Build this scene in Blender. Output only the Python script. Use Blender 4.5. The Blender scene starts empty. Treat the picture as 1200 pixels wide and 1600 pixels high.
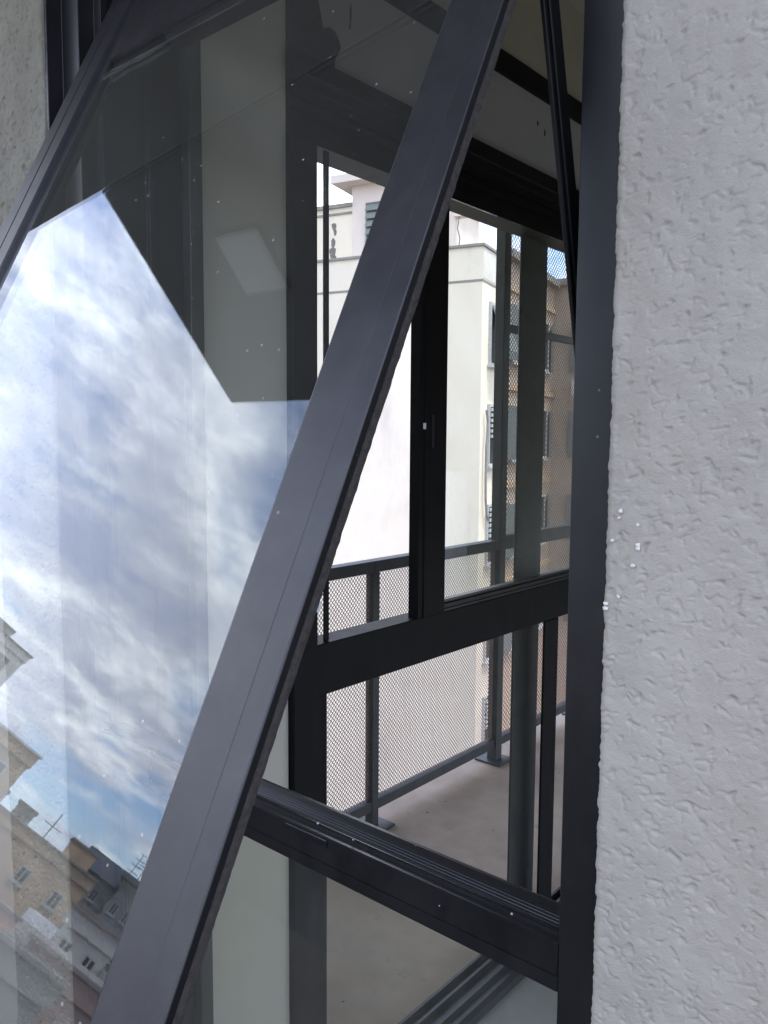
import bpy, bmesh, math, random
from mathutils import Vector, Matrix, noise
random.seed(7)
SC = bpy.context.scene
COL = SC.collection

# ------------------------------------------------------------------ camera, sky, sun, exposure
YAW, PITCH, ROLL, FPX = 0.70948, 0.090495, 0.006428, 1264.6
fw = Vector((-math.sin(YAW)*math.cos(PITCH), math.cos(YAW)*math.cos(PITCH), -math.sin(PITCH)))
rt = Vector((math.cos(YAW), math.sin(YAW), 0)); up = rt.cross(fw)
cr, sr = math.cos(ROLL), math.sin(ROLL)
R_, U_ = rt*cr + up*sr, up*cr - rt*sr
cam_d = bpy.data.cameras.new('camera'); cam = bpy.data.objects.new('camera', cam_d); COL.objects.link(cam)
cam.matrix_world = Matrix(((R_.x, U_.x, -fw.x, 0), (R_.y, U_.y, -fw.y, 0), (R_.z, U_.z, -fw.z, 0), (0, 0, 0, 1)))
cam_d.sensor_fit = 'HORIZONTAL'; cam_d.sensor_width = 36.0; cam_d.lens = FPX/1200*36.0
cam_d.clip_start = 0.01; cam_d.clip_end = 3000
SC.camera = cam

SUN_DIR = Vector((0.36, 0.12, 0.92)).normalized()       # towards the sun
sun_el = math.asin(SUN_DIR.z); sun_rot = math.atan2(SUN_DIR.x, SUN_DIR.y)
CS = (1.3, 8.0, 2.4, 3.0)                                 # cloud noise: cover scale / offset, shade scale / offset
world = bpy.data.worlds.new('World'); SC.world = world; world.use_nodes = True
wn, wl = world.node_tree.nodes, world.node_tree.links
wn.clear()
def W(t, **k):
    n = wn.new(t)
    for a, b in k.items(): setattr(n, a, b)
    return n
wo = W('ShaderNodeOutputWorld'); bg = W('ShaderNodeBackground'); bg.inputs[1].default_value = 0.15
sky = W('ShaderNodeTexSky', sky_type='NISHITA', sun_disc=False, sun_elevation=sun_el, sun_rotation=sun_rot, air_density=1.0, dust_density=0.4, ozone_density=3.0)
tc = W('ShaderNodeTexCoord'); sep = W('ShaderNodeSeparateXYZ'); wl.new(tc.outputs['Generated'], sep.inputs[0])
za = W('ShaderNodeMath', operation='MAXIMUM'); wl.new(sep.outputs[2], za.inputs[0]); za.inputs[1].default_value = 0.0
zb = W('ShaderNodeMath', operation='ADD'); wl.new(za.outputs[0], zb.inputs[0]); zb.inputs[1].default_value = 0.16
dv = W('ShaderNodeVectorMath', operation='DIVIDE'); wl.new(tc.outputs['Generated'], dv.inputs[0])
cb = W('ShaderNodeCombineXYZ')
for i in range(3): wl.new(zb.outputs[0], cb.inputs[i])
wl.new(cb.outputs[0], dv.inputs[1])
mp = W('ShaderNodeMapping'); wl.new(dv.outputs[0], mp.inputs[0])
mp.inputs['Scale'].default_value = (1.0, 1.0, 0.0); mp.inputs['Location'].default_value = (3.1, 1.7, 0.0); mp.inputs['Rotation'].default_value = (0, 0, 0.5)
def wnoise(scale, detail, rough, dist, off):
    n = W('ShaderNodeTexNoise', noise_dimensions='3D'); n.inputs['Scale'].default_value = scale; n.inputs['Detail'].default_value = detail
    n.inputs['Roughness'].default_value = rough; n.inputs['Distortion'].default_value = dist
    a = W('ShaderNodeVectorMath', operation='ADD'); a.inputs[1].default_value = (off, off*0.6, off*1.3)
    wl.new(mp.outputs[0], a.inputs[0]); wl.new(a.outputs[0], n.inputs['Vector']); return n
def wramp(src, stops):
    r = W('ShaderNodeValToRGB'); wl.new(src, r.inputs[0]); e = r.color_ramp.elements
    while len(e) < len(stops): e.new(0.5)
    for q, (p, c) in zip(e, stops): q.position = p; q.color = c if len(c) == 4 else (*c, 1)
    return r
cover = wramp(wnoise(CS[0], 11, 0.60, 0.15, CS[1]).outputs[0], [(0.42, (0.0, 0.0, 0.0)), (0.55, (1, 1, 1))])
shade = wramp(wnoise(CS[2], 10, 0.64, 0.25, CS[3]).outputs[0], [(0.36, (0.74, 0.79, 1.03)), (0.49, (1.02, 1.05, 1.20)), (0.63, (1.72, 1.74, 1.80))])
cloud = W('ShaderNodeVectorMath', operation='SCALE'); wl.new(shade.outputs[0], cloud.inputs[0]); cloud.inputs['Scale'].default_value = 7.4
blue = W('ShaderNodeVectorMath', operation='MULTIPLY'); wl.new(sky.outputs[0], blue.inputs[0]); blue.inputs[1].default_value = (1.25, 1.25, 1.45)   # clear gaps
mx = W('ShaderNodeMix', data_type='RGBA'); wl.new(cover.outputs[0], mx.inputs[0]); wl.new(blue.outputs[0], mx.inputs[6]); wl.new(cloud.outputs[0], mx.inputs[7])
wl.new(mx.outputs[2], bg.inputs[0]); wl.new(bg.outputs[0], wo.inputs[0])

sd = bpy.data.lights.new('sun', 'SUN'); sd.energy = 1.5; sd.angle = math.radians(12); sd.color = (1.0, 0.95, 0.88)
sun = bpy.data.objects.new('sun', sd); COL.objects.link(sun)
sun.rotation_euler = SUN_DIR.to_track_quat('Z', 'Y').to_euler()
vs = SC.view_settings; vs.view_transform = 'Standard'; vs.look = 'None'; vs.gamma = 1.0; vs.use_curve_mapping = False
vs.exposure = 1.55
SC.cycles.max_bounces = 10; SC.cycles.transparent_max_bounces = 32; SC.cycles.glossy_bounces = 6; SC.cycles.diffuse_bounces = 6
SC.cycles.sample_clamp_indirect = 12

# ------------------------------------------------------------------ material helpers
def mat(name):
    m = bpy.data.materials.new(name); m.use_nodes = True
    n, l = m.node_tree.nodes, m.node_tree.links
    n.clear(); o = n.new('ShaderNodeOutputMaterial'); b = n.new('ShaderNodeBsdfPrincipled'); l.new(b.outputs[0], o.inputs[0])
    return m, n, l, b, o
def ntex(n, l, kind, scale, detail=4, rough=0.6, coord='Object', stretch=None, off=None):
    t = n.new(kind); t.inputs['Scale'].default_value = scale
    if 'Detail' in t.inputs: t.inputs['Detail'].default_value = detail
    if 'Roughness' in t.inputs: t.inputs['Roughness'].default_value = rough
    c = n.new('ShaderNodeTexCoord'); mpp = n.new('ShaderNodeMapping'); l.new(c.outputs[coord], mpp.inputs[0]); l.new(mpp.outputs[0], t.inputs['Vector'])
    if stretch: mpp.inputs['Scale'].default_value = stretch
    if off: mpp.inputs['Location'].default_value = off
    return t
def ramp(n, l, src, stops):
    r = n.new('ShaderNodeValToRGB'); l.new(src, r.inputs[0]); e = r.color_ramp.elements
    while len(e) < len(stops): e.new(0.5)
    for q, (p, c) in zip(e, stops):
        q.position = p; q.color = (c, c, c, 1) if isinstance(c, (int, float)) else (*c, 1)
    return r
def mixc(n, l, fac, a, b):
    m = n.new('ShaderNodeMix'); m.data_type = 'RGBA'
    if isinstance(fac, (int, float)): m.inputs[0].default_value = fac
    else: l.new(fac, m.inputs[0])
    for i, v in ((6, a), (7, b)):
        if isinstance(v, tuple): m.inputs[i].default_value = (*v, 1)
        else: l.new(v, m.inputs[i])
    return m.outputs[2]
def bump(n, l, b, src, strength, dist):
    k = n.new('ShaderNodeBump'); k.inputs['Strength'].default_value = strength; k.inputs['Distance'].default_value = dist
    l.new(src, k.inputs['Height']); l.new(k.outputs[0], b.inputs['Normal'])
def specks(n, l, scale, size, keep, flat=False):
    """small random spots: 0..1 mask"""
    v = ntex(n, l, 'ShaderNodeTexVoronoi', scale, 0, 0.0); v.feature = 'F1'; v.voronoi_dimensions = '2D' if flat else '3D'
    s = n.new('ShaderNodeSeparateColor'); l.new(v.outputs['Color'], s.inputs[0])
    k = n.new('ShaderNodeMath'); k.operation = 'GREATER_THAN'; l.new(s.outputs[0], k.inputs[0]); k.inputs[1].default_value = 1-keep
    sz = n.new('ShaderNodeMath'); sz.operation = 'MULTIPLY'; l.new(s.outputs[1], sz.inputs[0]); sz.inputs[1].default_value = size
    d = n.new('ShaderNodeMath'); d.operation = 'LESS_THAN'; l.new(v.outputs['Distance'], d.inputs[0]); l.new(sz.outputs[0], d.inputs[1])
    m = n.new('ShaderNodeMath'); m.operation = 'MULTIPLY'; l.new(k.outputs[0], m.inputs[0]); l.new(d.outputs[0], m.inputs[1])
    return m.outputs[0]

def plaster(name, c1, c2, scale=6, rough=0.85, bs=0.25, bd=0.004, bscale=60, dirt=None, dirt_scale=2.2):
    m, n, l, b, o = mat(name)
    t = ntex(n, l, 'ShaderNodeTexNoise', scale, 6, 0.65)
    c = mixc(n, l, ramp(n, l, t.outputs[0], [(0.3, 0.0), (0.7, 1.0)]).outputs[0], c1, c2)
    if dirt:
        d = ntex(n, l, 'ShaderNodeTexNoise', dirt_scale, 8, 0.7, stretch=(1, 1, 0.35), off=(3, 7, 1))
        c = mixc(n, l, ramp(n, l, d.outputs[0], [(0.52, 0.0), (0.75, 0.75)]).outputs[0], c, dirt)
    l.new(c, b.inputs['Base Color']); b.inputs['Roughness'].default_value = rough
    g = ntex(n, l, 'ShaderNodeTexNoise', bscale, 5, 0.6); bump(n, l, b, g.outputs[0], bs, bd)
    return m
def metal(name, c, rough=0.4, speck=0.0, spec=0.5, dusty=0.07):
    m, n, l, b, o = mat(name)
    t = ntex(n, l, 'ShaderNodeTexNoise', 14, 7, 0.65)
    cc = mixc(n, l, ramp(n, l, t.outputs[0], [(0.35, 0.0), (0.7, 1.0)]).outputs[0], tuple(v*0.82 for v in c), tuple(v*1.2+0.001 for v in c))
    dz = ntex(n, l, 'ShaderNodeTexNoise', 22, 9, 0.75, stretch=(1, 1, 0.45), off=(2, 5, 8)); cc = mixc(n, l, ramp(n, l, dz.outputs[0], [(0.48, 0.0), (0.80, dusty)]).outputs[0], cc, (0.20, 0.19, 0.175))
    if speck: cc = mixc(n, l, specks(n, l, 60, 0.085, speck*1.6), cc, (0.11, 0.105, 0.10))
    l.new(cc, b.inputs['Base Color']); b.inputs['Specular IOR Level'].default_value = spec
    r = ntex(n, l, 'ShaderNodeTexNoise', 30, 4, 0.6, stretch=(1, 1, 0.2))
    rr = n.new('ShaderNodeMapRange'); l.new(r.outputs[0], rr.inputs[0]); rr.inputs[3].default_value = rough-0.06; rr.inputs[4].default_value = rough+0.10
    l.new(rr.outputs[0], b.inputs['Roughness'])
    g = ntex(n, l, 'ShaderNodeTexNoise', 900, 2, 0.5); bump(n, l, b, g.outputs[0], 0.06, 0.0004)
    return m
def glass(name, tint, dust=0.0, wave=0.0, film=0.0):
    m = bpy.data.materials.new(name); m.use_nodes = True
    n, l = m.node_tree.nodes, m.node_tree.links; n.clear()
    o = n.new('ShaderNodeOutputMaterial')
    tr = n.new('ShaderNodeBsdfTransparent'); tr.inputs[0].default_value = (*tint, 1)
    gl = n.new('ShaderNodeBsdfGlossy'); gl.inputs['Roughness'].default_value = 0.0; gl.inputs['Color'].default_value = (0.87, 0.93, 1.0, 1)   # faint blue coating
    ge = n.new('ShaderNodeNewGeometry'); io = n.new('ShaderNodeMapRange'); l.new(ge.outputs['Backfacing'], io.inputs[0])
    io.inputs[3].default_value = 1.52; io.inputs[4].default_value = 1/1.52
    fr = n.new('ShaderNodeFresnel'); l.new(io.outputs[0], fr.inputs[0])
    if wave:
        t = ntex(n, l, 'ShaderNodeTexNoise', 9, 2, 0.5); k = n.new('ShaderNodeBump'); k.inputs['Strength'].default_value = wave; k.inputs['Distance'].default_value = 0.001
        l.new(t.outputs[0], k.inputs['Height']); l.new(k.outputs[0], gl.inputs['Normal'])
    mx_ = n.new('ShaderNodeMixShader'); l.new(fr.outputs[0], mx_.inputs[0]); l.new(tr.outputs[0], mx_.inputs[1]); l.new(gl.outputs[0], mx_.inputs[2])
    out = mx_.outputs[0]
    if dust or film:
        df = n.new('ShaderNodeBsdfDiffuse'); df.inputs[0].default_value = (0.75, 0.74, 0.70, 1)
        s0 = specks(n, l, 50, 0.062, dust, True); nb = n.new('ShaderNodeMath'); nb.operation = 'SUBTRACT'; nb.inputs[0].default_value = 1.0; l.new(ge.outputs['Backfacing'], nb.inputs[1])
        sm = n.new('ShaderNodeMath'); sm.operation = 'MULTIPLY'; l.new(s0, sm.inputs[0]); l.new(nb.outputs[0], sm.inputs[1]); s1 = sm.outputs[0]
        t = ntex(n, l, 'ShaderNodeTexNoise', 5, 7, 0.7, stretch=(1.6, 0.6, 1)); f = ramp(n, l, t.outputs[0], [(0.3, film*0.5), (0.75, film*1.6)])
        sc_ = n.new('ShaderNodeMath'); sc_.operation = 'MULTIPLY'; l.new(s1, sc_.inputs[0]); sc_.inputs[1].default_value = 0.22
        ad = n.new('ShaderNodeMath'); ad.operation = 'ADD'; l.new(sc_.outputs[0], ad.inputs[0]); l.new(f.outputs[0], ad.inputs[1])
        m2 = n.new('ShaderNodeMixShader'); l.new(ad.outputs[0], m2.inputs[0]); l.new(out, m2.inputs[1]); l.new(df.outputs[0], m2.inputs[2]); out = m2.outputs[0]
    l.new(out, o.inputs[0]); return m

M = {}
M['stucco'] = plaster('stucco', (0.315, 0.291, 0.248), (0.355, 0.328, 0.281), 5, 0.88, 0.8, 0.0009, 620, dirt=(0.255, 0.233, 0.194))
M['stucco_shaded'] = plaster('shaded_stucco', (0.160, 0.150, 0.118), (0.215, 0.203, 0.160), 9, 0.9, 0.8, 0.0012, 500, dirt=(0.115, 0.108, 0.085), dirt_scale=5)  # olive stucco copy with the left wall's shade put into its colour, mottled dirt
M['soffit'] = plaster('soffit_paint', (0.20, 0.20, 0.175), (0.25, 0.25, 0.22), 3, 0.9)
M['frame'] = metal('graphite_aluminium', (0.008, 0.008, 0.0095), 0.40, 0.06, 0.42, 0.05)
M['sash'] = metal('graphite_sash', (0.015, 0.015, 0.017), 0.38, 0.12, 0.45)
M['track'] = metal('worn_track_aluminium', (0.009, 0.009, 0.010), 0.28, 0.05, 0.5, 0.04)
M['black'] = metal('black_aluminium', (0.0045, 0.0045, 0.005), 0.5, 0.02, 0.16, 0.012)
M['rubber'] = plaster('rubber_weatherstrip', (0.012, 0.011, 0.010), (0.035, 0.030, 0.027), 160, 0.95, 0.8, 0.002, 300)
M['leaf'] = metal('grey_green_aluminium', (0.045, 0.048, 0.042), 0.45)
M['rail'] = metal('grey_painted_steel', (0.058, 0.062, 0.060), 0.5, 0.04)
M['mesh'] = metal('brown_grey_expanded_steel', (0.22, 0.145, 0.115), 0.6)
M['sash_glass'] = glass('sash_glass', (0.95, 0.965, 0.95), 0.30, 0.04, 0.006)
M['pane_glass'] = glass('lower_pane_glass', (0.92, 0.935, 0.89), 0.20, 0.0, 0.022)
M['door_glass'] = glass('green_tinted_glass', (0.935, 0.955, 0.925), 0.0, 0.0, 0.004)
M['inner'] = plaster('interior_plaster', (0.48, 0.46, 0.395), (0.53, 0.51, 0.44), 3, 0.85, 0.1, 0.002, 120)
M['inner2'] = plaster('interior_plaster_cool', (0.29, 0.29, 0.28), (0.34, 0.34, 0.33), 3, 0.85, 0.1, 0.002, 120)
M['olive'] = plaster('interior_plaster_warm', (0.34, 0.315, 0.235), (0.38, 0.355, 0.27), 3, 0.85, 0.1, 0.002, 120)
M['sealant'] = plaster('dark_sealant', (0.012, 0.012, 0.012), (0.03, 0.03, 0.028), 30, 0.9)
M['white'] = plaster('white_paint', (0.78, 0.78, 0.76), (0.82, 0.82, 0.80), 8, 0.5, 0.05)
M['tape'] = plaster('grey_tape', (0.30, 0.31, 0.31), (0.38, 0.39, 0.39), 20, 0.6)
M['chip'] = plaster('white_filler', (0.55, 0.53, 0.48), (0.64, 0.62, 0.56), 300, 0.8)

m, n, l, b, o = mat('stained_concrete')
t = ntex(n, l, 'ShaderNodeTexNoise', 2.2, 8, 0.62); c = mixc(n, l, ramp(n, l, t.outputs[0], [(0.35, 0.0), (0.66, 1.0)]).outputs[0], (0.36, 0.275, 0.19), (0.54, 0.43, 0.31))
t2 = ntex(n, l, 'ShaderNodeTexNoise', 13, 8, 0.75, off=(4, 2, 0)); c = mixc(n, l, ramp(n, l, t2.outputs[0], [(0.60, 0.0), (0.74, 0.6)]).outputs[0], c, (0.15, 0.13, 0.115))
c = mixc(n, l, specks(n, l, 14, 0.08, 0.14, True), c, (0.10, 0.09, 0.08))
l.new(c, b.inputs['Base Color']); b.inputs['Roughness'].default_value = 0.75
g = ntex(n, l, 'ShaderNodeTexNoise', 55, 6, 0.7); bump(n, l, b, g.outputs[0], 0.3, 0.003); M['concrete'] = m
M['roomfloor'] = plaster('room_floor_screed', (0.27, 0.265, 0.235), (0.33, 0.325, 0.29), 5, 0.6, 0.2, 0.002, 50, dirt=(0.22, 0.21, 0.19))
M['parapet'] = plaster('parapet_paint', (0.13, 0.125, 0.115), (0.17, 0.16, 0.15), 4, 0.85)
M['ground'] = plaster('street_ground', (0.10, 0.10, 0.095), (0.16, 0.15, 0.14), 0.05, 0.9, 0.2, 0.02, 3)
M['b_white'] = plaster('cream_render', (0.70, 0.61, 0.48), (0.76, 0.67, 0.54), 0.8, 0.9, 0.2, 0.01, 12, dirt=(0.50, 0.44, 0.37), dirt_scale=0.6)
M['b_pinkish'] = plaster('pinkish_render', (0.66, 0.56, 0.49), (0.70, 0.60, 0.53), 0.8, 0.9, 0.2, 0.01, 12, dirt=(0.5, 0.44, 0.38), dirt_scale=0.6)
M['b_stain'] = plaster('stained_band_render', (0.52, 0.48, 0.42), (0.64, 0.60, 0.54), 1.5, 0.9, 0.2, 0.01, 12, dirt=(0.28, 0.25, 0.22), dirt_scale=1.2)
M['b_brown'] = plaster('brown_render', (0.41, 0.31, 0.225), (0.48, 0.38, 0.285), 0.7, 0.9, 0.2, 0.01, 10, dirt=(0.36, 0.27, 0.21), dirt_scale=0.5)
M['b_cap'] = plaster('dark_coping', (0.20, 0.18, 0.155), (0.30, 0.27, 0.235), 2, 0.9)
M['b_stainmark'] = plaster('black_mould', (0.10, 0.08, 0.07), (0.22, 0.19, 0.17), 6, 0.9)
M['b_tan'] = plaster('tan_render', (0.46, 0.32, 0.20), (0.55, 0.40, 0.26), 0.6, 0.9, 0.2, 0.02, 8, dirt=(0.22, 0.19, 0.16), dirt_scale=0.4)
M['b_grey'] = plaster('grey_render', (0.26, 0.25, 0.23), (0.33, 0.32, 0.29), 0.6, 0.9, 0.2, 0.02, 8, dirt=(0.18, 0.17, 0.15), dirt_scale=0.4)
M['b_pale'] = plaster('pale_render', (0.52, 0.50, 0.45), (0.60, 0.58, 0.53), 0.6, 0.9, 0.2, 0.02, 8, dirt=(0.38, 0.36, 0.32), dirt_scale=0.4)
M['b_pink'] = plaster('rose_render', (0.36, 0.24, 0.20), (0.43, 0.29, 0.25), 0.6, 0.9, 0.2, 0.02, 8, dirt=(0.28, 0.19, 0.16), dirt_scale=0.4)
M['b_peach'] = plaster('peach_render', (0.62, 0.36, 0.25), (0.70, 0.42, 0.30), 0.6, 0.9, 0.2, 0.02, 8, dirt=(0.42, 0.28, 0.22), dirt_scale=0.4)
M['b_slate'] = plaster('slate_roof', (0.06, 0.065, 0.075), (0.10, 0.105, 0.115), 1.0, 0.8)
M['win_dark'] = metal('far_window_glass', (0.030, 0.034, 0.036), 0.15, 0, 0.6)
M['shutter'] = metal('grey_green_shutter', (0.16, 0.18, 0.165), 0.6)
M['wframe'] = metal('far_window_frame', (0.45, 0.45, 0.43), 0.5)
M['cable'] = metal('grey_cable', (0.22, 0.21, 0.20), 0.6)

# ------------------------------------------------------------------ mesh and object helpers
class MB:
    def __init__(s): s.v = []; s.f = []
    def box(s, a, b_):
        x0, y0, z0 = a; x1, y1, z1 = b_; k = len(s.v)
        s.v += [(x0, y0, z0), (x1, y0, z0), (x1, y1, z0), (x0, y1, z0), (x0, y0, z1), (x1, y0, z1), (x1, y1, z1), (x0, y1, z1)]
        s.f += [tuple(k+i for i in q) for q in ((3, 2, 1, 0), (4, 5, 6, 7), (0, 1, 5, 4), (1, 2, 6, 5), (2, 3, 7, 6), (3, 0, 4, 7))]
        return s
    def prism(s, prof, axis, a, b_):
        """closed 2-D profile swept along an axis; prof = points in the two other axes (cyclic order)"""
        k = len(s.v); m_ = len(prof)
        for t in (a, b_):
            for p, q in prof:
                s.v.append({'x': (t, p, q), 'y': (p, t, q), 'z': (p, q, t)}[axis])
        for i in range(m_):
            j = (i+1) % m_; s.f.append((k+i, k+j, k+m_+j, k+m_+i))
        s.f.append(tuple(k+i for i in reversed(range(m_)))); s.f.append(tuple(k+m_+i for i in range(m_)))
        return s
    def bar(s, p, q, r, sides=4, r2=None):
        p, q = Vector(p), Vector(q); d = (q-p).normalized(); a = d.orthogonal().normalized(); c = d.cross(a); k = len(s.v); r2 = r if r2 is None else r2
        for t, rr in ((p, r), (q, r2)):
            for i in range(sides):
                w = 2*math.pi*(i+0.5)/sides; s.v.append(tuple(t+(a*math.cos(w)+c*math.sin(w))*rr))
        for i in range(sides):
            j = (i+1) % sides; s.f.append((k+i, k+j, k+sides+j, k+sides+i))
        s.f.append(tuple(k+i for i in reversed(range(sides)))); s.f.append(tuple(k+sides+i for i in range(sides)))
        return s
    def tube(s, pts, r, sides=6):
        for p, q in zip(pts, pts[1:]): s.bar(p, q, r, sides)
        return s
    def mesh(s, name, m_, bev=0, seg=2, smooth=False):
        me = bpy.data.meshes.new(name); me.from_pydata(s.v, [], s.f); me.materials.append(m_)
        bm = bmesh.new(); bm.from_mesh(me); bmesh.ops.recalc_face_normals(bm, faces=bm.faces)
        if bev: bmesh.ops.bevel(bm, geom=[e for e in bm.edges if len(e.link_faces) == 2 and e.calc_face_angle(0) > 0.4], offset=bev, segments=seg, affect='EDGES', profile=0.5, clamp_overlap=True)
        if smooth:
            for f in bm.faces: f.smooth = True
        bm.to_mesh(me); bm.free(); return me
def link(name, me, parent=None, loc=None):
    o_ = bpy.data.objects.new(name, me); COL.objects.link(o_)
    if parent: o_.parent = parent
    if loc is not None: o_.location = loc
    return o_
def part(name, mb, m_, parent=None, bev=0, seg=2, smooth=False):
    """verts given in the parent's frame; the object's origin moves to the middle of its mesh"""
    c_ = Vector([(min(v[i] for v in mb.v)+max(v[i] for v in mb.v))/2 for i in range(3)])
    mb.v = [tuple(Vector(v)-c_) for v in mb.v]
    po = Vector(parent['_o']) if parent is not None and '_o' in parent else Vector()
    o_ = link(name, mb.mesh(name, m_, bev, seg, smooth), parent, c_-po)
    o_['_o'] = tuple(c_); return o_
def tag(o_, label, cat, group=None):
    o_['label'] = label; o_['category'] = cat
    if group: o_['group'] = group
    return o_
def thing(name, label, cat, loc=(0, 0, 0), rotz=0, group=None, local=False):
    o_ = bpy.data.objects.new(name, None); COL.objects.link(o_); o_.location = loc; o_.rotation_euler = (0, 0, rotz); o_.empty_display_size = 0.1
    o_['_o'] = (0, 0, 0) if local else tuple(loc)
    return tag(o_, label, cat, group)
def struct(o_): o_['kind'] = 'structure'; return o_
def stuff(o_): o_['kind'] = 'stuff'; return o_
B = lambda a, b_: MB().box(a, b_)

# ------------------------------------------------------------------ ground
struct(part('ground', B((-900, -900, -12.4), (900, 900, -12.0)), M['ground']))

# ------------------------------------------------------------------ our building: stucco wall with the window opening
OX0, OX1, OZ0, OZ1 = -1.172, -0.283, -1.25, 0.74         # opening
wall = thing('stucco_wall', 'grey rough stucco wall around the dark tilted window', 'wall', (-1.0, 0.6, -1.5))
def stucco_h(x, z):
    w = noise.noise_vector(Vector((x*85, z*85, 8.1))); w2 = noise.noise_vector(Vector((x*260, z*260, 2.1)))
    q = Vector((x*82+w.x*0.55+w2.x*0.16, z*105+w.y*0.55+w2.y*0.16, 3.3))
    d_ = noise.voronoi(q)[0]; gap = min(1.0, (d_[1]-d_[0])/0.20)
    mask = max(0.0, min(1.0, noise.noise(Vector((x*120+9, z*120, 4.4)))*2.6-0.15))
    dome = gap*gap*(3-2*gap)
    pit = max(0.0, noise.noise(Vector((x*150+w.x, z*190+w.y, 1.7)))-0.34)
    return (-(1-dome)*mask*0.0010 - pit*0.0040 - d_[0]*0.0006 + noise.noise(Vector((x*42, z*42, 5)))*0.0009
            + noise.noise(Vector((x*14, z*14, 9)))*0.0010 + noise.noise(Vector((x*330, z*330, 1)))*0.00018)
def relief(x0, x1, z0, z1, step, wob=0, amp=1.0):
    """fine relief sheet; wob: +1 ragged at x1 edge, -1 ragged at x0 edge"""
    nx, nz = int((x1-x0)/step), int((z1-z0)/step); vs_, fs_ = [], []
    for j in range(nz+1):
        z = z0+(z1-z0)*j/nz
        for i in range(nx+1):
            x = x0+(x1-x0)*i/nx; y = 0.6-stucco_h(x, z)*amp; xx = x
            edge = i == (0 if wob < 0 else nx)
            near = (i if wob < 0 else nx-i)
            if wob and near < 5:
                sh = (noise.noise(Vector((z*70, 2.2, wob)))*0.0011+noise.noise(Vector((z*210, 6.2, wob)))*0.0010)*(1-near/5)
                xx += sh; y += 0.0006*(1-near/5)**2*4
            vs_.append((xx, y, z))
    for j in range(nz):
        for i in range(nx):
            k = j*(nx+1)+i; fs_.append((k, k+1, k+nx+2, k+nx+1))
    # ragged return into the reveal
    ie = 0 if wob < 0 else nx
    k0 = len(vs_)
    for j in range(nz+1):
        v = vs_[j*(nx+1)+ie]; vs_.append((v[0], 0.632, v[2]))
    for j in range(nz):
        fs_.append((j*(nx+1)+ie, (j+1)*(nx+1)+ie, k0+j+1, k0+j))
    b_ = MB(); b_.v, b_.f = vs_, fs_; return b_
o1 = part('render_coat', relief(OX1, -0.12, -0.53, 0.38, 0.00105, -1, 1.15), M['stucco'], wall, smooth=True)
o2 = part('render_coat', relief(-1.36, OX0, -1.25, 0.74, 0.0016, 1, 2.2), M['stucco_shaded'], wall, smooth=True)
wb = MB()
wb.box((-5.0, 0.602, -12.0), (1.05, 0.80, OZ0)); wb.box((-5.0, 0.602, OZ1), (1.05, 0.80, 0.999))
wb.box((-5.0, 0.602, OZ0), (-1.36, 0.80, OZ1)); wb.box((-1.36, 0.6325, OZ0), (OX0-0.001, 0.80, OZ1))
wb.box((-0.12, 0.602, OZ0), (1.05, 0.80, OZ1)); wb.box((OX1+0.001, 0.6325, OZ0), (-0.12, 0.80, OZ1))
wb.box((OX1, 0.602, OZ0), (-0.12, 0.6325, -0.53)); wb.box((OX1, 0.602, 0.38), (-0.12, 0.6325, OZ1))
wb.box((-5.0, 0.602, 1.381), (0.35, 0.80, 4.4)); wb.box((0.351, 0.602, 0.9995), (1.05, 0.80, 4.4))
part('wall_body', wb, M['stucco'], wall)
# dabs of white filler stuck to the render beside the frame
for (x, z, r) in ((-0.2704, -0.0555, 1.5), (-0.2712, -0.0605, 1.0), (-0.2560, -0.0650, 1.1), (-0.2765, -0.0790, 1.3), (-0.2555, -0.0808, 1.6), (-0.2553, -0.0835, 1.5),
                  (-0.2590, -0.0972, 1.7), (-0.2700, -0.1230, 1.3), (-0.2800, -0.1300, 1.5), (-0.2801, -0.1338, 1.7)):
    bm = bmesh.new(); bmesh.ops.create_icosphere(bm, subdivisions=2, radius=r*0.00085)
    for v in bm.verts:
        k = 1.15+0.9*noise.noise(v.co*900+Vector((x*99, z*99, 0))); v.co = Vector((v.co.x*k*1.25, v.co.y*0.5*k, v.co.z*k*1.1))
    me = bpy.data.meshes.new('filler_dab'); bm.to_mesh(me); bm.free(); me.materials.append(M['chip'])
    for f in me.polygons: f.use_smooth = True
    link('filler_dab', me, wall, Vector((x, 0.5985-stucco_h(x, z)*0.5, z))-Vector(wall['_o']))

# balcony where the photographer stands
struct(part('near_balcony_floor', B((-2.1, -0.42, -1.64), (0.48, 0.60, -1.5)), M['concrete']))
pp = MB(); pp.box((-2.1, -0.40, -1.5), (0.48, -0.27, -0.50)); pp.box((0.35, -0.2695, -1.5), (0.48, 0.60, -0.50)); pp.box((-2.1, -0.2695, -1.5), (-1.97, 0.60, -0.50))
tag(part('parapet', pp, M['parapet'], bev=0.006), 'low dark plastered parapet of the near balcony', 'parapet')
sl = thing('overhang_slab', 'concrete slab overhanging above the window, mirrored dark in the tilted glass', 'balcony slab', (-1.0, 0.0, 1.03))
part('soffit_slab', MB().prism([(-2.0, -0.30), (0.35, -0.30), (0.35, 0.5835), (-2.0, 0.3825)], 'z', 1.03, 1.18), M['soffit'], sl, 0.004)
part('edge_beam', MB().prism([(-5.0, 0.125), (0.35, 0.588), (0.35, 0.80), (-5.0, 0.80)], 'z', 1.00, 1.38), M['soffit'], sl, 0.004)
lampo = thing('ceiling_lamp', 'square flat white lamp under the slab, off, mirrored in the tilted glass', 'lamp', (-1.575, 0.12, 1.03))
part('diffuser', B((-1.645, 0.045, 1.005), (-1.505, 0.20, 1.0285)), M['white'], lampo, 0.006)
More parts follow.
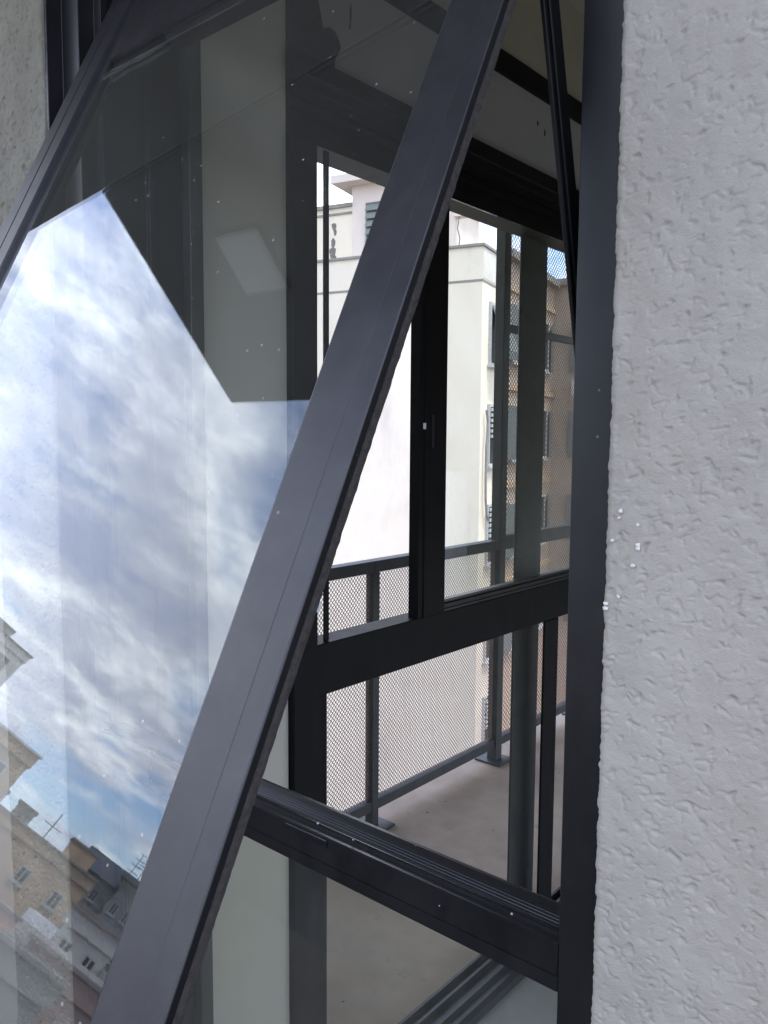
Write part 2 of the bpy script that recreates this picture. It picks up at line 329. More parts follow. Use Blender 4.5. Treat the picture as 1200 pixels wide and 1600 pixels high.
part('housing', B((-1.655, 0.035, 1.020), (-1.495, 0.21, 1.0295)), M['rail'], lampo, 0.002)

# ------------------------------------------------------------------ room and side balcony shell
struct(part('room_floor', B((-1.09, 0.80, -1.64), (0.95, 5.2, -1.50)), M['roomfloor']))
struct(part('side_balcony_floor', B((-2.14, 0.80, -1.64), (-1.0902, 6.5, -1.50)), M['concrete']))
struct(part('room_ceiling', B((-1.15, 0.80, 1.20), (1.10, 5.35, 1.36)), M['olive']))
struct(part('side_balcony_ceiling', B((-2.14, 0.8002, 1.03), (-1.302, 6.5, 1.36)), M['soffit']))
iw = thing('door_wall', 'plain plastered inner wall holding the balcony door', 'wall', (-1.15, 2.6, -1.5))
part('wall_stub', B((-1.30, 0.80, -1.5), (-1.15, 1.054, 1.20)), M['inner'], iw)
part('upper_wall', B((-1.30, 1.054, 0.7055), (-1.15, 5.2, 0.90)), M['inner2'], iw)
part('upper_panel', B((-1.30, 1.054, 0.953), (-1.15, 5.2, 1.20)), M['olive'], iw)
part('trim_bar', B((-1.30, 1.054, 0.90), (-1.138, 5.2, 0.953)), M['black'], iw, 0.002)
part('far_stub', B((-1.30, 4.3, -1.5), (-1.15, 5.2, 0.7055)), M['inner'], iw)
pts = [(1.056, 1.0), (1.145, 1.0), (1.139, 0.86), (1.134, 0.825), (1.142, 0.80), (1.148, 0.776), (1.166, 0.786), (1.182, 0.782), (1.193, 0.768), (1.196, 0.757), (1.189, 0.744), (1.181, 0.732), (1.179, 0.716), (1.184, 0.706), (1.056, 0.706)]
part('sealant_smear', MB().prism(pts, 'x', -1.1495, -1.146), M['sealant'], iw)
for (y, z, sy, sz) in ((1.228, 0.835, 0.003, 0.022), (1.226, 0.81, 0.0025, 0.007), (1.955, 0.836, 0.0035, 0.008), (1.993, 0.822, 0.003, 0.011)):
    bm = bmesh.new(); bmesh.ops.create_icosphere(bm, subdivisions=1, radius=1.0)
    for v in bm.verts: v.co = Vector((v.co.x*0.0015, v.co.y*sy, v.co.z*sz))
    me = bpy.data.meshes.new('plaster_chip'); bm.to_mesh(me); bm.free(); me.materials.append(M['sealant'])
    link('plaster_chip', me, iw, Vector((-1.1495, y, z))-Vector(iw['_o']))
ow = thing('room_back_wall', 'plain pale wall at the back of the dim room', 'wall', (0.6, 5.2, -1.5))
part('wall_panel', B((-1.15, 5.2, -1.5), (0.95, 5.35, 1.20)), M['inner'], ow)
rw = thing('room_side_wall', 'plain pale wall on the far side of the dim room, with an unseen wide doorway added to let in light', 'wall', (1.02, 3.0, -1.5))
part('lintel', B((0.95, 0.80, -0.22), (1.10, 5.35, 1.20)), M['inner'], rw); part('pier', B((0.95, 4.7, -1.5), (1.10, 5.35, -0.2202)), M['inner'], rw)  # unseen opening under this lintel is added to throw daylight on the wall stub
part('pier', B((0.95, 0.802, -1.5), (1.10, 0.95, -0.2202)), M['inner'], rw)

# ------------------------------------------------------------------ the window: fixed frame
win = thing('awning_window', 'dark graphite window with its top hung sash tilted wide open', 'window', (-0.73, 0.63, -1.25))
lj = MB()
lj.prism([(-1.171, 0.606), (-1.165, 0.606), (-1.165, 0.630), (-1.120, 0.630), (-1.120, 0.655), (-1.106, 0.657), (-1.106, 0.668), (-1.118, 0.670), (-1.118, 0.735), (-1.112, 0.737), (-1.112, 0.742), (-1.118, 0.744), (-1.118, 0.802), (-1.171, 0.802)], 'z', OZ0, OZ1)
part('jamb', lj, M['frame'], win, 0.0008, 1)
part('inner_trim', B((-1.121, 0.8025, OZ0), (-1.100, 0.828, OZ1)), M['leaf'], win, 0.001, 1)
rj = MB().prism([(-0.330, 0.630), (-0.2832, 0.630), (-0.2832, 0.800), (-0.326, 0.800), (-0.326, 0.70), (-0.330, 0.70)], 'z', OZ0, OZ1)
part('jamb', rj, M['frame'], win, 0.0008, 1)
part('head', B((-1.117, 0.632, 0.665), (-0.331, 0.80, OZ1)), M['frame'], win, 0.001, 1)
part('bottom_rail', B((-1.117, 0.632, OZ0), (-0.331, 0.72, OZ0+0.06)), M['frame'], win, 0.001, 1)
tp = [(0.630, -0.500), (0.630, -0.4862), (0.6318, -0.4855), (0.6318, -0.4845), (0.6295, -0.4838), (0.6295, -0.4545), (0.6315, -0.4535), (0.640, -0.4535), (0.640, -0.4500), (0.6425, -0.4490), (0.6440, -0.4490), (0.6445, -0.4515), (0.6485, -0.4515)]
for i in range(7):                                       # ribbed rounded nose of the sill
    w = i/7; y0 = 0.6490+0.021*w; z0 = -0.4505+0.0065*math.sin(w*1.57)
    tp += [(y0, z0), (y0+0.0018, z0+0.0012), (y0+0.0022, z0+0.0004)]
tp += [(0.6735, -0.4436), (0.6765, -0.4452), (0.6785, -0.4500), (0.6785, -0.500)]
part('transom', MB().prism(tp, 'x', -1.1178, -0.3302), M['track'], win)
part('drain_cover', B((-0.690, 0.6268, -0.463), (-0.622, 0.6292, -0.4555)), M['track'], win, 0.0006, 1)
for x, z, r in ((-0.648, -0.4475, 0.0016), (-0.592, -0.4485, 0.001), (-0.385, -0.4520, 0.0014), (-0.463, -0.4700, 0.0008)):
    bm = bmesh.new(); bmesh.ops.create_icosphere(bm, subdivisions=1, radius=r)
    me = bpy.data.meshes.new('paint_fleck'); bm.to_mesh(me); bm.free(); me.materials.append(M['tape'])
    link('paint_fleck', me, win, Vector((x, 0.640 if z > -0.46 else 0.629, z))-Vector(win['_o']))
part('fixed_pane', B((-1.117, 0.664, OZ0+0.06), (-0.3305, 0.670, -0.5002)), M['pane_glass'], win)
# stay arm between sash and right jamb
arm = MB()
def armpt(t): return (0.6035-0.27*(t-0.350), t)          # y at height t
for (x0, x1, w0, w1) in ((-0.3485, -0.3445, -0.0135, 0.0135), (-0.3445, -0.3420, -0.0085, 0.0085)):
    a, c_ = armpt(0.455), armpt(0.02)
    arm.prism([(a[0]+w0, a[1]), (a[0]+w1, a[1]), (c_[0]+w1, c_[1]), (c_[0]+w0, c_[1])], 'x', x0, x1)
sa = part('stay_arm', arm, M['black'], win, 0.0008, 1)
for t in (0.44, 0.03):
    y_, z_ = armpt(t); part('rivet', MB().bar((-0.3420, y_, z_), (-0.3395, y_, z_), 0.005, 12), M['track'], sa)
part('stay_track', B((-0.3425, 0.66, -0.43), (-0.3305, 0.675, 0.25)), M['black'], win, 0.0008, 1)

# ------------------------------------------------------------------ the tilted sash (frame of reference: x along the wall, y up the sash, z outwards)
K = 0.48653; ck = 1/math.hypot(1, K); sk = K*ck
SM = Matrix(((1, 0, 0, 0), (0, sk, -ck, 0.36545), (0, ck, sk, 0), (0, 0, 0, 1)))
XL, XR, YB, YT = -1.090, -0.335, -0.490, 0.690
body = MB()
for (a, c_) in (((XL+0.030, YB+0.03, -0.030), (XL+0.062, YT-0.03, -0.0125)), ((XR-0.052, YB+0.03, -0.030), (XR-0.026, YT-0.03, -0.0125)),
                ((XL+0.062, YB+0.03, -0.030), (XR-0.052, YB+0.055, -0.0125)), ((XL+0.062, YT-0.145, -0.030), (XR-0.052, YT-0.03, -0.0125))): body.box(a, c_)
sash = link('sash', body.mesh('sash', M['frame'], 0.0006, 1), win)
sash['_o'] = (0, 0, 0); sash.matrix_local = Matrix.Translation(-Vector(win['_o'])) @ SM
z_in = -0.012
# right stile with a fine joint line along its face
part('stile', MB().prism([(XR, z_in), (XR, -0.0012), (XR-0.0012, 0), (-0.3534, 0), (-0.3536, -0.00012), (-0.3539, -0.00012), (-0.3543, 0.0002), (-0.3885, 0.0002), (-0.3908, -0.0010), (-0.3918, -0.0045), (-0.3918, z_in)], 'y', YB, YT), M['sash'], sash)
part('stile', MB().prism([(XL, z_in), (XL, -0.0012), (XL+0.0012, 0), (XL+0.028, 0), (XL+0.0290, -0.0009), (XL+0.0300, -0.0009), (XL+0.0308, -0.0004), (XL+0.058, -0.0004), (XL+0.0610, -0.0022), (XL+0.0640, -0.0060), (XL+0.0755, -0.0080), (XL+0.0755, z_in)], 'y', YB, YT), M['sash'], sash)
part('rail', MB().prism([(YT, z_in), (YT, -0.0048), (YT-0.132, -0.0048), (YT-0.132, z_in)], 'x', XL+0.0758, -0.3921), M['sash'], sash)
part('rail', MB().prism([(YB, z_in), (YB, -0.001), (YB+0.001, -0.0002), (YB+0.050, -0.0002), (YB+0.054, -0.003), (YB+0.054, z_in)], 'x', XL+0.0758, -0.3921), M['sash'], sash)
part('glass_pane', B((XL+0.070, YB+0.048, -0.0115), (-0.3900, YT-0.125, -0.0065)), M['sash_glass'], sash)
# fuzzy weatherstrip along the edge of the right stile
gs = MB(); N_ = 420
part('seal_lip', B((XR-0.0003, YB, -0.0050), (XR+0.0005, YT, -0.0007)), M['black'], sash)
prof = [(-0.0004, -0.0052), (0.0009, -0.0056), (0.0013, -0.0085), (0.0010, -0.0116), (-0.0004, -0.0124)]
for j in range(N_+1):
    y_ = YB+(YT-YB)*j/N_
    for (dx, z_) in prof:
        k = 1+0.22*noise.noise(Vector((dx*900, y_*160, z_*300)))+0.2*noise.noise(Vector((1, y_*420, z_*500)))
        gs.v.append((XR+dx*k, y_, z_+0.0006*noise.noise(Vector((4, y_*190, z_*200)))))
for j in range(N_):
    for i in range(len(prof)):
        i2 = (i+1) % len(prof); a = j*len(prof); c_ = a+len(prof); gs.f.append((a+i, a+i2, c_+i2, c_+i))
part('weatherstrip', gs, M['rubber'], sash)
tf = MB(); ks = []
for i in range(6):
    w = i/5; ks.append((XR+0.0003-0.0012*w*w, -0.1000-0.0065*w, -0.0108-0.0017*math.sin(w*2.2)))
for (x, y_, z_) in ks: tf.v += [(x, y_, z_), (x+0.0006, y_, z_), (x+0.0006, y_-0.001, z_-0.0022), (x, y_-0.001, z_-0.0022)]
for i in range(5):
    a = i*4; c_ = a+4
    for q in range(4): tf.f.append((a+q, a+(q+1) % 4, c_+(q+1) % 4, c_+q))
tf.f += [(3, 2, 1, 0), (20, 21, 22, 23)]
part('loose_tape', tf, M['tape'], sash)

# ------------------------------------------------------------------ sliding balcony door in the side wall
door = thing('sliding_door', 'black framed sliding glass door, half open, between dim room and mesh railed balcony', 'door', (-1.17, 2.6, -1.5))
def dp(name, a, c_, m_='black', bev=0.0015, parent=None): return part(name, B(a, c_), M[m_], parent or door, bev, 1)
dp('door_jamb', (-1.22, 1.056, -1.5), (-1.135, 1.122, 0.558))
dp('leaf_stile', (-1.20, 1.1225, -1.468), (-1.145, 1.158, -0.5225))
dp('upright_bar', (-1.156, 1.1555, -0.4148), (-1.152, 1.1715, 0.558))
dp('mid_rail', (-1.20, 1.1225, -0.522), (-1.140, 4.298, -0.415))
hd = MB().prism([(-1.22, 0.7052), (-1.130, 0.7052), (-1.130, 0.672), (-1.134, 0.668), (-1.134, 0.650), (-1.140, 0.646), (-1.140, 0.632), (-1.134, 0.630), (-1.134, 0.6265), (-1.142, 0.6245), (-1.142, 0.612), (-1.136, 0.610), (-1.136, 0.6065), (-1.152, 0.603), (-1.152, 0.560), (-1.22, 0.560)], 'y', 1.056, 4.298)
part('door_head', hd, M['black'], door)
st = MB().prism([(-1.168, 1.450), (-1.140, 1.450), (-1.140, 1.466), (-1.143, 1.467), (-1.143, 1.4685), (-1.138, 1.470), (-1.138, 1.550), (-1.168, 1.550)], 'z', -0.4148, 0.5598)
stl = part('leaf_stile', st, M['black'], door)
dp('latch', (-1.1395, 1.461, 0.022), (-1.1330, 1.4655, 0.036), 'white', 0.0008, stl)
dp('latch_plate', (-1.1378, 1.492, -0.02), (-1.1362, 1.500, 0.055), 'track', 0.0005, stl)
dp('door_glass', (-1.157, 1.5505, -0.392), (-1.152, 2.95, 0.5595), 'door_glass', 0)
br = MB().prism([(-1.168, -0.4145), (-1.141, -0.4145), (-1.141, -0.4085), (-1.144, -0.407), (-1.144, -0.4025), (-1.142, -0.401), (-1.142, -0.3975), (-1.148, -0.394), (-1.149, -0.388), (-1.168, -0.388)], 'y', 1.5505, 4.298)
part('leaf_rail', br, M['track'], door)
dp('leaf_stile', (-1.212, 1.981, -1.468), (-1.205, 2.123, 0.5595), 'leaf')
dp('leaf_stile', (-1.147, 2.043, -1.468), (-1.140, 2.124, -0.5225))
dp('leaf_stile', (-1.165, 2.951, -0.39), (-1.140, 3.05, 0.5595))
trk = MB().prism([(-1.225, -1.4995), (-1.225, -1.480), (-1.215, -1.469), (-1.208, -1.469), (-1.206, -1.486), (-1.186, -1.486), (-1.184, -1.470), (-1.176, -1.470), (-1.174, -1.487), (-1.142, -1.487), (-1.140, -1.470), (-1.134, -1.470), (-1.132, -1.484), (-1.108, -1.484), (-1.106, -1.476), (-1.092, -1.480), (-1.088, -1.4995)], 'y', 1.056, 4.298)
part('threshold_track', trk, M['track'], door)

# ------------------------------------------------------------------ railing with expanded metal mesh
RX = -2.0
rail = thing('mesh_railing', 'dark steel balcony railing filled with fine diamond mesh', 'railing', (RX, 2.2, -1.5))
def mesh_sheet(y0, y1, z0, z1, pw=0.0165, ph=0.0185, t=0.0023):
    """crossing zig-zag strands of expanded metal in the plane x = RX, clipped to the bay"""
    b_ = MB(); m_ = ph/pw; H = z1-z0
    for sgn in (1, -1):
        y = y0-H/m_ if sgn > 0 else y0
        end = y1 if sgn > 0 else y1+H/m_
        i = 0
        while y < end:
            # strand line: z = z0 + sgn*m*(yy-y)  (sgn<0 starts at the bottom and runs to the left)
            ya, yb = (y, y+H/m_) if sgn > 0 else (y, y-H/m_)
            lo, hi = min(ya, yb), max(ya, yb); a, c_ = max(lo, y0), min(hi, y1)
            if c_-a > 0.002:
                za_, zc_ = z0+sgn*m_*(a-y), z0+sgn*m_*(c_-y)
                x = RX+0.0012*sgn; k = len(b_.v); nrm = math.hypot(1, m_); oy, oz = -m_*sgn/nrm*t/2, 1/nrm*t/2
                for (yy, zz) in ((a, za_), (c_, zc_)):
                    b_.v += [(x-0.0007, yy+oy, zz+oz), (x+0.0007, yy+oy, zz+oz), (x+0.0007, yy-oy, zz-oz), (x-0.0007, yy-oy, zz-oz)]
                b_.f += [(k, k+1, k+5, k+4), (k+1, k+2, k+6, k+5), (k+2, k+3, k+7, k+6), (k+3, k, k+4, k+7)]
            y += pw
    return b_
posts = [(0.86, 0), (1.43, 0), (2.268, 0), (3.135, 1), (3.975, 1), (4.815, 1), (5.655, 1), (6.45, 1)]
for i, (y, tall) in enumerate(posts):
    hw = 0.019 if not tall else 0.025
    p_ = part('post', B((RX-hw, y-hw, -1.492), (RX+hw, y+hw, 1.029 if tall else -0.5005)), M['rail'], rail, 0.003)
    bp = part('base_plate', B((RX-0.068, y-0.062, -1.4998), (RX+0.068, y+0.062, -1.490)), M['rail'], p_, 0.002)
for i in range(len(posts)-1):
    (ya, ta), (yb, tb) = posts[i], posts[i+1]
    y0 = ya+(0.025 if ta else 0.019); y1 = yb-(0.025 if tb else 0.019)
    part('bottom_rail', B((RX-0.017, y0+0.0005, -1.432), (RX+0.017, y1-0.0005, -1.392)), M['rail'], rail, 0.002)
    if not ta:
        part('top_rail', B((RX-0.025, (ya-0.019 if i else ya-0.019)+0.0003, -0.500), (RX+0.025, yb-0.0195 if not tb else y1-0.0005, -0.456)), M['rail'], rail, 0.002)
        stuff(part('diamond_mesh', mesh_sheet(y0, y1, -1.392, -0.500), M['mesh'], rail))
    else:
        part('guard_rail', B((RX-0.017, y0+0.0005, -0.505), (RX+0.017, y1-0.0005, -0.440)), M['rail'], rail, 0.002)
        part('cross_rail', B((RX-0.014, y0+0.0005, 0.482), (RX+0.014, y1-0.0005, 0.516)), M['rail'], rail, 0.002)
        for (za_, zb_) in ((-1.392, -0.505), (-0.440, 0.482), (0.516, 1.029)):
            stuff(part('diamond_mesh', mesh_sheet(y0, y1, za_, zb_, 0.0225, 0.0235, 0.0036), M['mesh'], rail))

# ------------------------------------------------------------------ buildings seen past the balcony
def window_mesh(w, h, kind='plain'):
    f = MB(); t = 0.07
    f.box((-w/2, -0.05, -h/2), (-w/2+t, 0.05, h/2)); f.box((w/2-t, -0.05, -h/2), (w/2, 0.05, h/2))
    f.box((-w/2+t, -0.05, h/2-t), (w/2-t, 0.05, h/2)); f.box((-w/2+t, -0.05, -h/2), (w/2-t, 0.05, -h/2+t))
    f.box((-0.03, -0.045, -h/2+t), (0.03, 0.045, h/2-t)); f.box((-w/2-0.08, -0.12, -h/2-0.07), (w/2+0.08, 0.05, -h/2))
    return f.mesh('window', M['wframe']), B((-w/2+t, -0.02, -h/2+t), (w/2-t, 0.02, h/2-t)).mesh('pane', M['win_dark'])
_wm = {}
def window(parent, w, h, loc, face=0.0):
    """window in the parent's local frame; face = direction its outside looks to (0 = local -y)"""
    k = (w, h)
    if k not in _wm: _wm[k] = window_mesh(w, h)
    o_ = link('window', _wm[k][0], parent, loc); o_.rotation_euler = (0, 0, face); link('pane', _wm[k][1], o_); return o_

TH = math.radians(14.5)     # both neighbours stand turned by this much
# local frame: origin at the near roof corner on plan, -x = along the left face, +y = along the right face
PC = (-12.69, 18.85, 0)
wbld = thing('white_building', 'cream white apartment block with roof tower, sunlit bare side wall facing the balcony', 'building', (PC[0], PC[1], -12.0), TH, local=True)
Z = lambda z: z+12.0
def wp(name, a, c_, m_, bev=0, parent=None): return part(name, B((a[0], a[1], Z(a[2])), (c_[0], c_[1], Z(c_[2]))), M[m_], parent or wbld, bev)
wp('wall', (-14, 0, -12), (0, 2.06, 4.30), 'b_white')
wp('wall', (-14, 2.0601, -12), (-5.0, 9, 4.30), 'b_white')
pr = wp('parapet', (-14, 0.002, 4.36), (0.0, 2.058, 5.24), 'b_white')
wp('stained_end', (-0.4, 0.03, 4.40), (0.012, 2.05, 5.20), 'b_stain', 0, pr)
wp('coping', (-14.05, -0.06, 5.24), (0.06, 2.058, 5.31), 'b_cap', 0, pr)
wp('string_course', (-14.02, -0.015, 4.3002), (0.015, 2.058, 4.3598), 'b_cap')
tw = wp('tower', (-5.55, 2.75, 5.3), (-3.0, 8.0, 8.25), 'b_pinkish')
wp('eave', (-6.05, 2.2, 8.25), (-2.6, 8.4, 8.50), 'b_pinkish', 0, tw)
wp('wall_above_eave', (-5.1, 3.3, 8.50), (-2.9, 7.6, 9.6), 'b_white', 0, tw)
pn = wp('roof_room', (-12, 2.77, 5.3), (-5.5502, 8.0, 7.62), 'b_white')
wp('coping', (-12.1, 2.68, 7.62), (-5.5502, 8.0, 7.74), 'b_cap', 0, pn)
wp('coping', (-12.05, 2.72, 7.40), (-5.5502, 2.768, 7.46), 'b_cap', 0, pn)
rr_ = wp('chimney_wall', (-2.9998, 2.78, 5.3), (-1.90, 3.1, 8.6), 'b_pinkish')
wp('concrete_box', (-1.8998, 2.6, 6.85), (-1.35, 2.95, 7.45), 'b_pinkish', 0, rr_)
part('hanging_wire', MB().tube([(-1.75, 2.7, Z(6.85)), (-1.80, 2.7, Z(6.5)), (-1.72, 2.7, Z(6.2)), (-1.78, 2.7, Z(5.7))], 0.02, 5), M['cable'], wbld)
part('hanging_wire', MB().tube([(-2.25, 2.76, Z(7.6)), (-2.24, 2.76, Z(6.2)), (-2.28, 2.76, Z(5.3))], 0.02, 5), M['cable'], wbld)
lv = link('louvre_window', B((-0.30, -0.02, -0.75), (0.62, 0.02, 0.55)).mesh('louvre_window', M['win_dark']), wbld, (-4.72, 2.72, Z(7.10)))
for i in range(5):
    q = MB().prism([(-0.10, -0.03), (-0.02, 0.16), (0.0, 0.16), (-0.08, -0.03)], 'x', -0.28, 0.60).mesh('slat', M['shutter']) if i == 0 else q
    link('slat', q, lv, (0, -0.02, -0.70+0.25*i))
for (x, z, sx, sz) in ((-6.24, 7.05, 0.09, 0.12), (-6.20, 6.85, 0.06, 0.10), (-6.27, 6.50, 0.08, 0.14), (-6.30, 6.22, 0.12, 0.16), (-6.24, 5.95, 0.10, 0.18), (-6.22, 5.70, 0.13, 0.14)):
    bm = bmesh.new(); bmesh.ops.create_icosphere(bm, subdivisions=2, radius=1.0)
    for v in bm.verts:
        k = 1+0.7*noise.noise(v.co*2.3+Vector((x*3, z*3, 0))); v.co = Vector((v.co.x*sx*k, v.co.y*0.012, v.co.z*sz*k))
    me = bpy.data.meshes.new('mould_stain'); bm.to_mesh(me); bm.free(); me.materials.append(M['b_stainmark'])
    link('mould_stain', me, wbld, (x, 2.765, Z(z)))
for k, top in enumerate((3.86, 1.01, -1.84, -4.69, -7.5)):
    o_ = window(wbld, 1.15, 1.75, (0.03, 1.13, Z(top-0.90)), math.pi/2)
    if k == 0:
        q = MB().prism([(0.02, 0.80), (0.05, 0.80), (0.75, -0.35), (0.72, -0.35)], 'y', -0.50, 0.50); q.v = [(v[0], v[1], v[2]) for v in q.v]
        part('awning_leaf', MB().prism([(-0.06, 0.80), (-0.02, 0.80), (-0.55, -0.50), (-0.59, -0.50)], 'x', -0.50, 0.50), M['shutter'], o_)
    else:
        for i in range(6): link('shutter_slat', B((-0.50, -0.10, -0.04), (0.50, -0.055, 0.05)).mesh('shutter_slat', M['wframe']), o_, (0, 0, 0.72-0.15*i))
cpts = [(0.06, 0.36, 1.35), (0.10, 0.55, 0.55), (0.10, 0.50, -0.5), (0.10, 0.42, -1.6), (0.10, 0.55, -2.5), (0.10, 0.95, -3.0)]
part('cable', MB().tube([(0.10, y*0.5+0.05, Z(z*0.9)) for (x, y, z) in [(0, .36, .9), (0, .60, .55), (0, .55, .1), (0, .42, -.2), (0, .40, -1.2), (0, .46, -1.9), (0, .70, -2.4), (0, 1.0, -2.55)]], 0.035, 6), M['cable'], wbld)
part('drainpipe', MB().bar((0.09, 1.85, Z(-12)), (0.09, 1.85, Z(4.2)), 0.06, 8), M['cable'], wbld)

bbld = thing('brown_building', 'brown rendered apartment block with shuttered windows behind the diamond mesh', 'building', (PC[0], PC[1], -12.0), TH, local=True)
def bp_(name, a, c_, m_, parent=None): return part(name, B((a[0], a[1], Z(a[2])), (c_[0], c_[1], Z(c_[2]))), M[m_], parent or bbld)
bp_('wall', (-4.998, 2.061, -12), (-0.02, 7.8, 5.35), 'b_brown'); bp_('wall', (-4.998, 7.801, -12), (14, 13, 5.45), 'b_brown')
bp_('cornice', (-4.99, 2.062, 5.351), (0.22, 7.6, 5.58), 'b_cap'); bp_('cornice', (-4.99, 7.60, 5.451), (14, 13, 5.68), 'b_cap')
for z in (4.45, 1.5, -1.5, -4.5): bp_('floor_band', (-0.0199, 2.2, z), (0.06, 7.79, z+0.16), 'b_tan')
for top in (4.05, 1.05, -1.95, -4.95):
    for y in (3.3, 6.3):
        o_ = window(bbld, 1.2, 1.7, (0.01, y, Z(top-0.85)), math.pi/2)
        for s in (-1, 1):
            sh = link('shutter', B((-0.28, -0.03, -0.82), (0.28, 0.03, 0.82)).mesh('shutter', M['shutter']), o_, (s*0.90, -0.10, 0)); sh.rotation_euler = (0, 0, s*0.25)
    for x in (1.8, 4.6, 7.4, 10.2):
        o_ = window(bbld, 1.2, 1.7, (x, 7.79, Z(top-0.85)), 0)
        for s in (-1, 1): link('shutter', B((-0.28, -0.03, -0.82), (0.28, 0.03, 0.82)).mesh('shutter', M['shutter']), o_, (s*0.90, -0.09, 0))
for (x, z) in ((0.8, 2.1), (3.3, -0.9), (0.9, -3.9)):
    ac = bp_('air_conditioner', (x, 7.25, z-0.55), (x+0.8, 7.785, z), 'b_pale')
    part('fan_grille', MB().bar((x+0.4, 7.245, Z(z-0.27)), (x+0.4, 7.225, Z(z-0.27)), 0.2, 14), M['b_slate'], ac)

# ------------------------------------------------------------------ buildings across the street, mirrored in the tilted pane
O = Vector((-0.45, 0.25, 0))
def block(name, label, cat, phi, D, w, d, top, m_, floors, cols, ww=1.0, wh=1.3, roof='flat', roof_m='b_cap', turn=0.0, first=1.1, fh=2.9):
    a = math.radians(phi); p = O+Vector((-math.cos(a), -math.sin(a), 0))*D
    t = thing(name, label, cat, (p.x, p.y, -12.0), a+math.pi/2+turn, local=True)
    part('wall', B((-w/2, 0, 0), (w/2, d, Z(top))), M[m_], t)
    if roof == 'flat':
        pr_ = MB(); zt = Z(top)
        pr_.box((-w/2-0.1, -0.1, zt), (w/2+0.1, 0.15, zt+0.5)); pr_.box((-w/2-0.1, d-0.15, zt), (w/2+0.1, d+0.1, zt+0.5))
        pr_.box((-w/2-0.1, 0.1501, zt), (-w/2+0.15, d-0.1501, zt+0.5)); pr_.box((w/2-0.15, 0.1501, zt), (w/2+0.1, d-0.1501, zt+0.5))
        part('parapet', pr_, M[m_], t)
        part('coping', B((-w/2-0.2, -0.2, zt+0.5), (w/2+0.2, 0.25, zt+0.6)), M[roof_m], t)
    else:
        part('roof', MB().prism([(-0.5, Z(top)), (d+0.5, Z(top)), (d*0.5, Z(top)+d*0.22)], 'x', -w/2-0.3, w/2+0.3), M[roof_m], t)
    for f in range(floors):
        z = Z(top)-first-f*fh
        if z < 1: break
        for c_ in range(cols):
            window(t, ww, wh, (-w/2+w*(c_+0.5)/cols, -0.01, z), 0)
        for c_ in range(max(1, int(d/3.5))):
            window(t, ww, wh, (-w/2-0.01, d*(c_+0.5)/max(1, int(d/3.5)), z), -math.pi/2)
            window(t, ww, wh, (w/2+0.01, d*(c_+0.5)/max(1, int(d/3.5)), z), math.pi/2)
    return t
def roofbox(t, x, y, z, w, d, h, m_, name='roof_box'):
    o_ = part(name, B((x-w/2, y, Z(z)), (x+w/2, y+d, Z(z)+h)), M[m_], t); part('lid', B((x-w/2-0.08, y-0.08, Z(z)+h), (x+w/2+0.08, y+d+0.08, Z(z)+h+0.12)), M['b_cap'], o_)
def antenna(t, x, y, z, h, arms=4):
    b_ = MB().bar((x, y, Z(z)), (x, y, Z(z)+h), 0.035, 5)
    for i in range(arms):
        zz = Z(z)+h*(0.55+0.45*i/max(1, arms-1)); ww = 0.5-0.07*i; b_.bar((x-ww, y, zz), (x+ww, y, zz), 0.022, 4)
    part('antenna', b_, M['b_slate'], t)
t = block('apartment_tower', 'tall pale apartment tower with rooftop aerials, highest in the mirrored skyline', 'building', 22.5, 60, 9.5, 12, 10.0, 'b_pale', 8, 4)
roofbox(t, -1.0, 3, 10.0, 4.0, 5, 1.6, 'b_grey'); [antenna(t, x, 0.6, 10.4, h) for x, h in ((2.0, 2.2), (3.0, 1.8), (4.1, 2.6), (0.8, 1.9))]
t = block('grey_apartment_block', 'grey apartment block with white roof edge and crossed aerial on its corner', 'building', 28.3, 38, 4.6, 8, 3.2, 'b_tan', 5, 2, roof_m='b_pale')
antenna(t, 2.2, 0.3, 3.7, 1.1, 1); b2 = MB().bar((1.75, 0.3, Z(3.9)), (2.75, 0.3, Z(4.75)), 0.06, 4).bar((1.75, 0.3, Z(4.75)), (2.75, 0.3, Z(3.9)), 0.06, 4); part('crossed_aerial', b2, M['b_slate'], t)
t = block('tan_long_building', 'long tan flat roofed building with small boxes along its roof, mirrored low at left', 'building', 34.6, 44, 7.6, 10, 1.15, 'b_tan', 2, 4, ww=0.6, wh=0.75)
roofbox(t, -2.6, 2, 1.6, 1.5, 2.0, 1.0, 'b_tan'); roofbox(t, 0.9, 1, 1.6, 1.0, 1.5, 0.8, 'b_grey'); roofbox(t, 2.6, 0.6, 1.6, 0.9, 1.2, 0.75, 'white'); roofbox(t, 3.5, 0.6, 1.6, 0.6, 1.2, 0.7, 'b_grey'); antenna(t, -0.6, 0.8, 1.6, 1.5, 1)
t = block('slate_roof_house', 'tall narrow house with dark slate roof, mirrored beside the sash edge', 'house', 40.0, 66, 4.2, 7, 3.0, 'b_grey', 5, 3, ww=0.6, wh=0.8, fh=2.2, roof='gable', roof_m='b_slate')
antenna(t, -1.2, 2.0, 3.0, 3.0)
t = block('dark_top_block', 'brownish block with long dark roof overhang and small aerials, mirrored by the sash edge', 'building', 43.4, 60, 5.0, 8, 2.9, 'b_grey', 5, 5, ww=0.5, wh=0.75, fh=2.1, roof_m='b_slate')
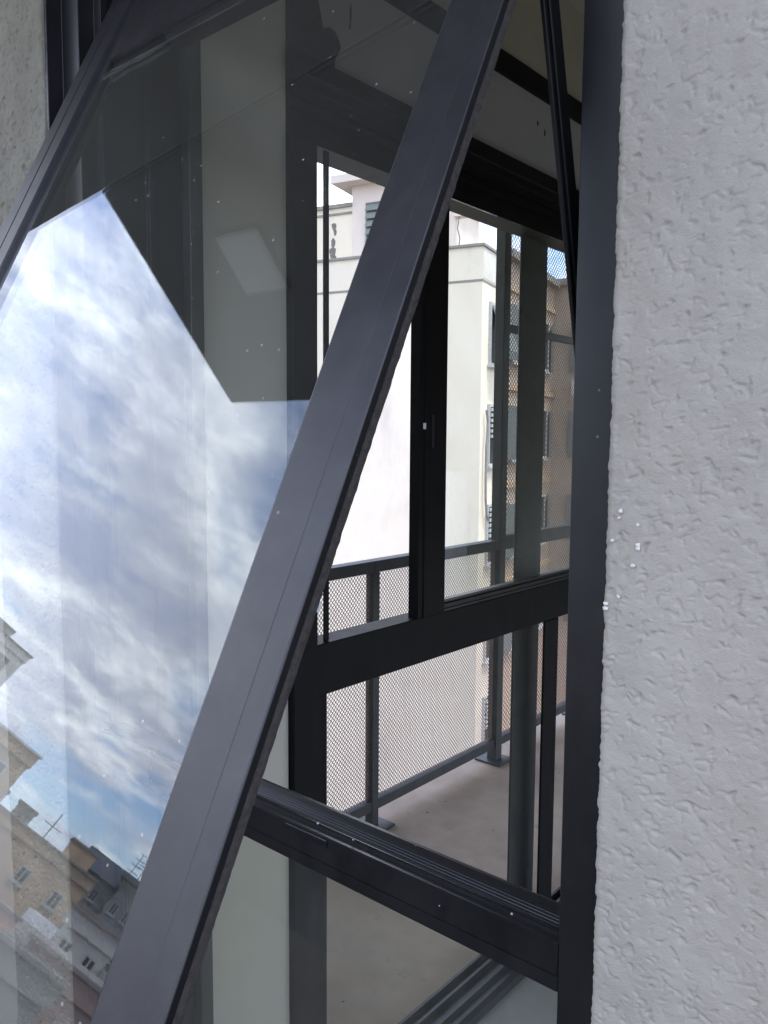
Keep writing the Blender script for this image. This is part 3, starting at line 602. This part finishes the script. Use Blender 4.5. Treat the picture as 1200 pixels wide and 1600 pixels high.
part('roof_overhang', B((-2.9, -0.9, Z(3.5)), (2.9, 8, Z(3.85))), M['b_slate'], t); roofbox(t, 1.0, 1.0, 3.85, 1.3, 1.5, 0.7, 'b_slate'); antenna(t, 0.2, 0.5, 3.85, 1.6); antenna(t, 1.9, 0.5, 3.85, 1.3)
t = block('white_terrace_house', 'low white house of stepped cubes with dark openings, mirrored under the skyline', 'house', 41.4, 31, 1.9, 5, -0.35, 'b_pale', 3, 2, ww=0.5, wh=0.5, first=0.55, fh=0.95)
roofbox(t, 0.45, 0.4, -0.35, 0.7, 1.2, 0.62, 'b_pale'); roofbox(t, -0.5, 0.9, -0.35, 0.6, 1.0, 0.42, 'b_grey')
part('low_cube', B((0.96, -0.8, 0), (2.1, 3.0, Z(-0.62))), M['white'], t); part('low_cube', B((-1.95, -0.5, 0), (-0.96, 2.0, Z(-0.75))), M['b_grey'], t)
part('garden_wall', B((-2.2, -1.6, 0), (2.4, -1.4, Z(-0.95))), M['b_pale'], t)
t = block('rose_house', 'dull rose pink house with dark windows, mirrored at the bottom beside the sash', 'house', 43.2, 24, 3.6, 7, -1.55, 'b_pink', 4, 3, ww=0.45, wh=0.55, first=0.75, fh=1.6)
t = block('peach_house', 'peach coloured house wall, mirrored at the bottom left of the photo', 'house', 34.0, 27, 3.0, 6, -1.5, 'b_peach', 3, 2, ww=0.6, wh=0.8, first=2.2)
t = block('grey_shed_row', 'low grey flat roofed building in front of the peach house', 'building', 38.0, 20, 2.6, 4, -1.75, 'b_grey', 3, 2, ww=0.5, wh=0.6, first=1.2, fh=1.8)
t = block('far_grey_block', 'grey five storey block farther along the street past the dark roofed one', 'building', 50.5, 64, 8.0, 9, 2.6, 'b_grey', 5, 4)
t = block('far_cream_block', 'pale cream block at the far end of the street', 'building', 60.0, 58, 9.0, 9, 3.6, 'b_pale', 5, 4)
t = block('near_left_block', 'tan apartment block standing left of the tall tower', 'building', 12.0, 64, 9.0, 10, 5.0, 'b_tan', 6, 4)

for o_ in bpy.data.objects:
    if '_o' in o_: del o_['_o']
